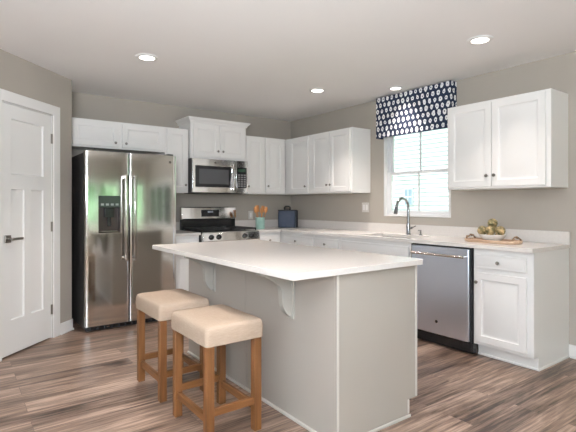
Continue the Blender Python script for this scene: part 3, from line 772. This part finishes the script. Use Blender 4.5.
# island top with rounded corners
def rrect(x0, x1, y0, y1, r, n=6):
    p = []
    for cx_, cy_, a0 in ((x1-r, y1-r, 0), (x0+r, y1-r, PI/2), (x0+r, y0+r, PI), (x1-r, y0+r, 3*PI/2)):
        for i in range(n+1):
            a_ = a0+PI/2*i/n; p.append((cx_+r*math.cos(a_), cy_+r*math.sin(a_)))
    return p
b = NB(); prism(b, rrect(-2.752, -1.772, -3.703, -1.830, .03), 'z', .8835, .914)
tag(obj('island_countertop', b, M_QUARTZ, bevel=.002), 'large white quartz slab overhanging the island above the stools', 'countertop')

# ------------------------------------------------------------------ stools
def make_stool():
    r = empty('bar_stool')
    hx, hy, lw = .165, .225, .044
    for sx in (-1, 1):
        for sy in (-1, 1):
            b = NB(); bx(b, sx*hx, sx*(hx-lw), sy*hy, sy*(hy-lw), 0, .525); obj('leg', b, M_OAKZ, r, bevel=.0025)
    for sx in (-1, 1):
        b = NB(); bx(b, sx*(hx-.012), sx*(hx-.034), -hy+lw, hy-lw, .105, .145); obj('side_stretcher', b, M_OAKY, r, bevel=.002)
    for sy in (-1, 1):
        b = NB(); bx(b, -hx+lw, hx-lw, sy*(hy-.012), sy*(hy-.034), .142, .182); obj('end_stretcher', b, M_OAKX, r, bevel=.002)
    # upholstered pad: rounded, slightly crowned box
    b = NB(); n = 14; X, Y, z0, z1 = hx+.010, hy+.010, .508, .612
    def sgnpow(c, e): return math.copysign(abs(c)**e, c)
    rings = []
    prof = [(.975, z0), (1.0, z0+.004), (1.004, z0+.045), (1.0, z1-.036), (.985, z1-.018), (.955, z1-.007), (.90, z1-.0015), (.6, z1+.004), (.25, z1+.006)]
    for s, z in prof:
        ring = []
        ins = (1-s)
        # keep corner radius roughly constant
        rx, ry = X-ins*X, Y-ins*X
        rc = .022 if s > .93 else .03
        for p in rrect(-rx, rx, -ry, ry, min(rc, rx*.5), 5): ring.append(b.verts.new((p[0], p[1], z)))
        rings.append(ring)
    for a_, b_ in zip(rings, rings[1:]):
        m_ = len(a_)
        for k in range(m_): b.faces.new((a_[k], a_[(k+1) % m_], b_[(k+1) % m_], b_[k]))
    b.faces.new(rings[0][::-1]); b.faces.new(rings[-1])
    obj('seat', b, M_LINEN, r, smooth=True)
    for sx in (-1, 1):
        for sy in (-1, 1):
            b = NB(); lathe(b, [(.014, -.0), (.014, .003)], (sx*(hx-lw/2), sy*(hy-lw/2), -.003), 12); o = obj('glide', b, M_BLACKM, r)
    return r
s1 = make_stool(); s1.location = (-2.817, -3.062, .003)
tag(s1, 'beige linen stool on oak legs, the one nearer the camera', 'bar stool', 'counter stools at the island')
s2 = copy_tree(s1); s2.location = (-2.817, -2.415, .003)
tag(s2, 'beige linen stool on oak legs, the one nearer the refrigerator', 'bar stool', 'counter stools at the island')

# ------------------------------------------------------------------ valance
b = NB(); VD = .105; y0, y1, z0, z1 = -2.755, -1.785, 1.992, 2.452
uvl = b.loops.layers.uv.new('UVMap')
t = .012
path = [(-.001, y1), (-VD, y1), (-VD, y0), (-.001, y0)]; inner = [(-.001, y1-t), (-VD+t, y1-t), (-VD+t, y0+t), (-.001, y0+t)]
acc = [0, VD, VD+(y1-y0), 2*VD+(y1-y0)]
def quad(P, U):
    f = b.faces.new([b.verts.new(p) for p in P])
    for l_, u in zip(f.loops, U): l_[uvl].uv = u
for i in range(3):
    a_, c_ = path[i], path[i+1]; quad([(*a_, z0), (*c_, z0), (*c_, z1), (*a_, z1)], [(acc[i], 0), (acc[i+1], 0), (acc[i+1], z1-z0), (acc[i], z1-z0)])
    a2, c2 = inner[i], inner[i+1]; quad([(*a2, z0), (*c2, z0), (*c2, z1), (*a2, z1)], [(.02, .001)]*4)
    quad([(*a_, z0), (*c_, z0), (*c2, z0), (*a2, z0)], [(.02, .001)]*4); quad([(*a_, z1), (*c_, z1), (*c2, z1), (*a2, z1)], [(.02, .001)]*4)
bmesh.ops.remove_doubles(b, verts=b.verts, dist=1e-5)
tag(obj('window_valance', b, M_VAL), 'navy box valance printed with white blobs above the sink window', 'valance')

# ------------------------------------------------------------------ outlets
def plate(loc, rz, label, wd_=.115, sw=True):
    r = empty('wall_outlet', loc, rz, label, 'outlet')
    b = NB(); bx(b, -wd_/2, wd_/2, -.006, -.0005, -.058, .058); p_ = obj('cover_plate', b, M_PLATE, r, bevel=.002)
    xs = (-.024, .024) if wd_ > .1 else (0,)
    for x in xs:
        b = NB(); bx(b, x-.016, x+.016, -.0085, -.0062, -.033, .033); obj('rocker', b, M_TRIM, p_, bevel=.001)
plate((0, -1.52, 1.198), RZ, 'white double switch plate on the wall left of the sink window')
plate((-.70, 0, 1.085), 0, 'white outlet plate on the back wall above the backsplash by the utensil crock', .075)

# ------------------------------------------------------------------ crock with utensils
CX, CY = -.80, -.40
cr = empty('utensil_crock', (CX, CY, CT), 0, 'mint green ceramic crock beside the range', 'crock')
b = NB(); lathe(b, [(.056, 0), (.060, .006), (.060, .145), (.063, .150), (.060, .153), (.054, .150), (.054, .012), (.001, .011)], seg=28, closed=True)
bmesh.ops.holes_fill(b, edges=b.edges, sides=0)
obj('pot', b, M_CROCK, cr, smooth=True)
UT = [('wooden_spoon', -.035, -.012, -.24, .275), ('wooden_spatula', -.012, .02, -.09, .285), ('wooden_spoon', .006, -.022, .02, .26), ('wooden_spatula', .022, .012, .15, .28), ('wooden_spoon', .038, -.010, .27, .275)]
lab = ['orange wooden spoon leaning left in the mint crock', 'orange wooden spatula upright at the left middle of the mint crock', 'orange wooden spoon upright in the front of the mint crock',
       'orange wooden spatula tilted right in the back of the mint crock', 'orange wooden spoon leaning farthest right in the mint crock']
for (nm, dx, dy, an, ln), lb in zip(UT, lab):
    b = NB(); d_ = Vector((math.sin(an), 0, math.cos(an)))
    tube(b, [Vector((0, 0, 0)), d_*(ln-.07)], .005, 8)
    side = Vector((math.cos(an), 0, -math.sin(an))); wf = .020
    R3 = Matrix((side, Vector((0, 1, 0)), d_)).transposed()
    if 'spoon' in nm:
        vs0 = len(b.verts); ret = bmesh.ops.create_uvsphere(b, u_segments=12, v_segments=8, radius=1)
        for v in ret['verts']: v.co = R3 @ Vector((v.co.x*.026, v.co.y*.007, v.co.z*.042)) + d_*(ln-.035)
    else: obb(b, d_*(ln-.035), .048, .007, .085, R3)
    o = obj(nm, b, M_UTEN, smooth=True, loc=(CX+dx*.6, CY+dy, CT+.016)); tag(o, lb, 'cooking utensil', 'wooden utensils in the crock')

# ------------------------------------------------------------------ navy caddy in the corner
bxn = empty('storage_caddy', (-.318, -.345, CT), -.88, 'square navy blue caddy with a black looped top in the counter corner', 'caddy')
b = NB(); bx(b, -.120, .120, -.045, .045, 0, .232); obj('front_panel', b, M_NAVY, bxn, bevel=.008)
b = NB(); bx(b, -.132, .132, .0455, .085, 0, .238); obj('back_panel', b, M_BLACKM, bxn, bevel=.006)
b = NB(); bx(b, -.125, .13, -.040, .040, .2322, .246); obj('lid', b, M_BLACKM, bxn, bevel=.004)
b = NB(); pts = [(-.038, 0, .246), (-.038, 0, .278), (-.026, 0, .290), (.026, 0, .290), (.038, 0, .278), (.038, 0, .246)]; tube(b, pts, .012, 10); obj('handle', b, M_BLACKM, bxn, smooth=True)
b = NB(); lathe(b, [(.022, .2462), (.024, .262), (.015, .272)], seg=16); obj('knob', b, M_NICKEL, bxn, smooth=True)

# ------------------------------------------------------------------ tray, bowl, artichokes
TX, TY = -.335, -3.315
tr = empty('wooden_tray', (TX, TY, CT), 0, 'long pale wooden tray on the counter under the large wall cabinet', 'tray')
b = NB(); o_ = rrect(-.115, .115, -.235, .235, .10, 8); i_ = rrect(-.103, .103, -.223, .223, .09, 8)
rings = [[b.verts.new((p[0]*.93, p[1]*.96, 0)) for p in o_], [b.verts.new((*p, .012)) for p in o_], [b.verts.new((*p, .026)) for p in o_], [b.verts.new((*p, .026)) for p in i_], [b.verts.new((p[0], p[1], .012)) for p in i_]]
for a_, b_ in zip(rings, rings[1:]):
    for k in range(len(a_)): b.faces.new((a_[k], a_[(k+1) % len(a_)], b_[(k+1) % len(a_)], b_[k]))
b.faces.new(rings[0][::-1]); b.faces.new(rings[-1]); obj('tray_board', b, M_TRAY, tr, smooth=True)
for s, lb in ((1, 'far'), (-1, 'near')):
    b = NB(); pts = []
    for i in range(9):
        a_ = -1+2*i/8; pts.append((a_*.07, s*(.200+.006*math.sin(i*1.9)), .028+.028*(1-a_*a_)+.004*math.sin(i*2.3)))
    tube(b, pts, [.007+.003*math.sin(i*1.7) for i in range(9)], 8); obj('branch_handle', b, M_BARK, tr, smooth=True)
b = NB(); lathe(b, [(.055, 0), (.058, .004), (.080, .018), (.098, .036), (.108, .055), (.103, .057), (.092, .040), (.072, .024), (.05, .012), (.001, .011)], seg=36, closed=True)
bmesh.ops.holes_fill(b, edges=b.edges, sides=0)
tag(obj('bowl', b, M_BOWL, loc=(TX, TY, CT+.0125), smooth=True), 'shallow white bowl holding the artichokes on the tray', 'bowl')

def artichoke_mesh():
    b = NB(); R0 = .0365
    ret = bmesh.ops.create_uvsphere(b, u_segments=14, v_segments=10, radius=R0*.86)
    for v in ret['verts']: v.co.z *= 1.02
    rows = 7
    for r_ in range(rows):
        th = PI*(.86-.80*r_/(rows-1)) ; cnt = max(4, int(11*math.sin(th)+2))
        for k in range(cnt):
            ph = 2*PI*(k+.5*(r_ % 2))/cnt
            d_ = Vector((math.sin(th)*math.cos(ph), math.sin(th)*math.sin(ph), math.cos(th)))
            up = Vector((-math.cos(th)*math.cos(ph), -math.cos(th)*math.sin(ph), math.sin(th)))
            sd = d_.cross(up); wl, hl = .0125, .021
            c0 = d_*R0*.80
            P = [c0 - sd*wl*.7 - up*hl*.3, c0 + sd*wl*.7 - up*hl*.3, c0 + sd*wl + up*hl*.35 + d_*.006, c0 + up*hl*.95 + d_*.008, c0 - sd*wl + up*hl*.35 + d_*.006]
            mid = c0 + up*hl*.25 + d_*.011
            vv = [b.verts.new(p) for p in P]; vm = b.verts.new(mid); vb = b.verts.new(c0 + up*hl*.2 - d_*.004)
            for q in range(5): b.faces.new((vv[q], vv[(q+1) % 5], vm)); b.faces.new((vv[(q+1) % 5], vv[q], vb))
    tube(b, [(0, 0, -.034), (0, 0, -.046)], .007, 8)
    return b
a0 = None
spots = [(-.026, .078, .0, 'at the left of the front row in the bowl'), (-.040, .0, .0, 'at the middle of the front row in the bowl'), (-.026, -.078, .0, 'at the right of the front row in the bowl'),
         (.046, .042, .0, 'in the back row on the left, against the backsplash side'), (.046, -.042, .0, 'in the back row on the right, against the backsplash side'), (.0, .0, .064, 'on top of the pile')]
for i, (dx, dy, dz, wh) in enumerate(spots):
    if a0 is None: a0 = obj('artichoke', artichoke_mesh(), M_ARTI); o = a0
    else: o = a0.copy(); C.objects.link(o)
    o.location = (TX+dx, TY+dy, CT+.098+dz); o.rotation_euler = (.5*math.sin(i*2.1), .5*math.cos(i*1.7)-.3, i*1.3)
    tag(o, 'green and tan artichoke ' + wh, 'artichoke', 'artichokes piled in the bowl')

# neighbour window
b = NB(); bx(b, -.055, .02, -.18, .18, -.30, .30)
nf = obj('window', b, M_VINYL, nb, loc=(0, .51, 1.79))
b = NB(); bx(b, -.062, -.0555, -.155, .155, -.275, .275); pn = obj('pane', b, M_NGLASS, nf)
b = NB(); bx(b, -.070, -.0625, -.012, .012, -.275, .275); bx(b, -.070, -.0625, -.155, .155, -.018, .018); obj('muntins', b, M_VINYL, pn)
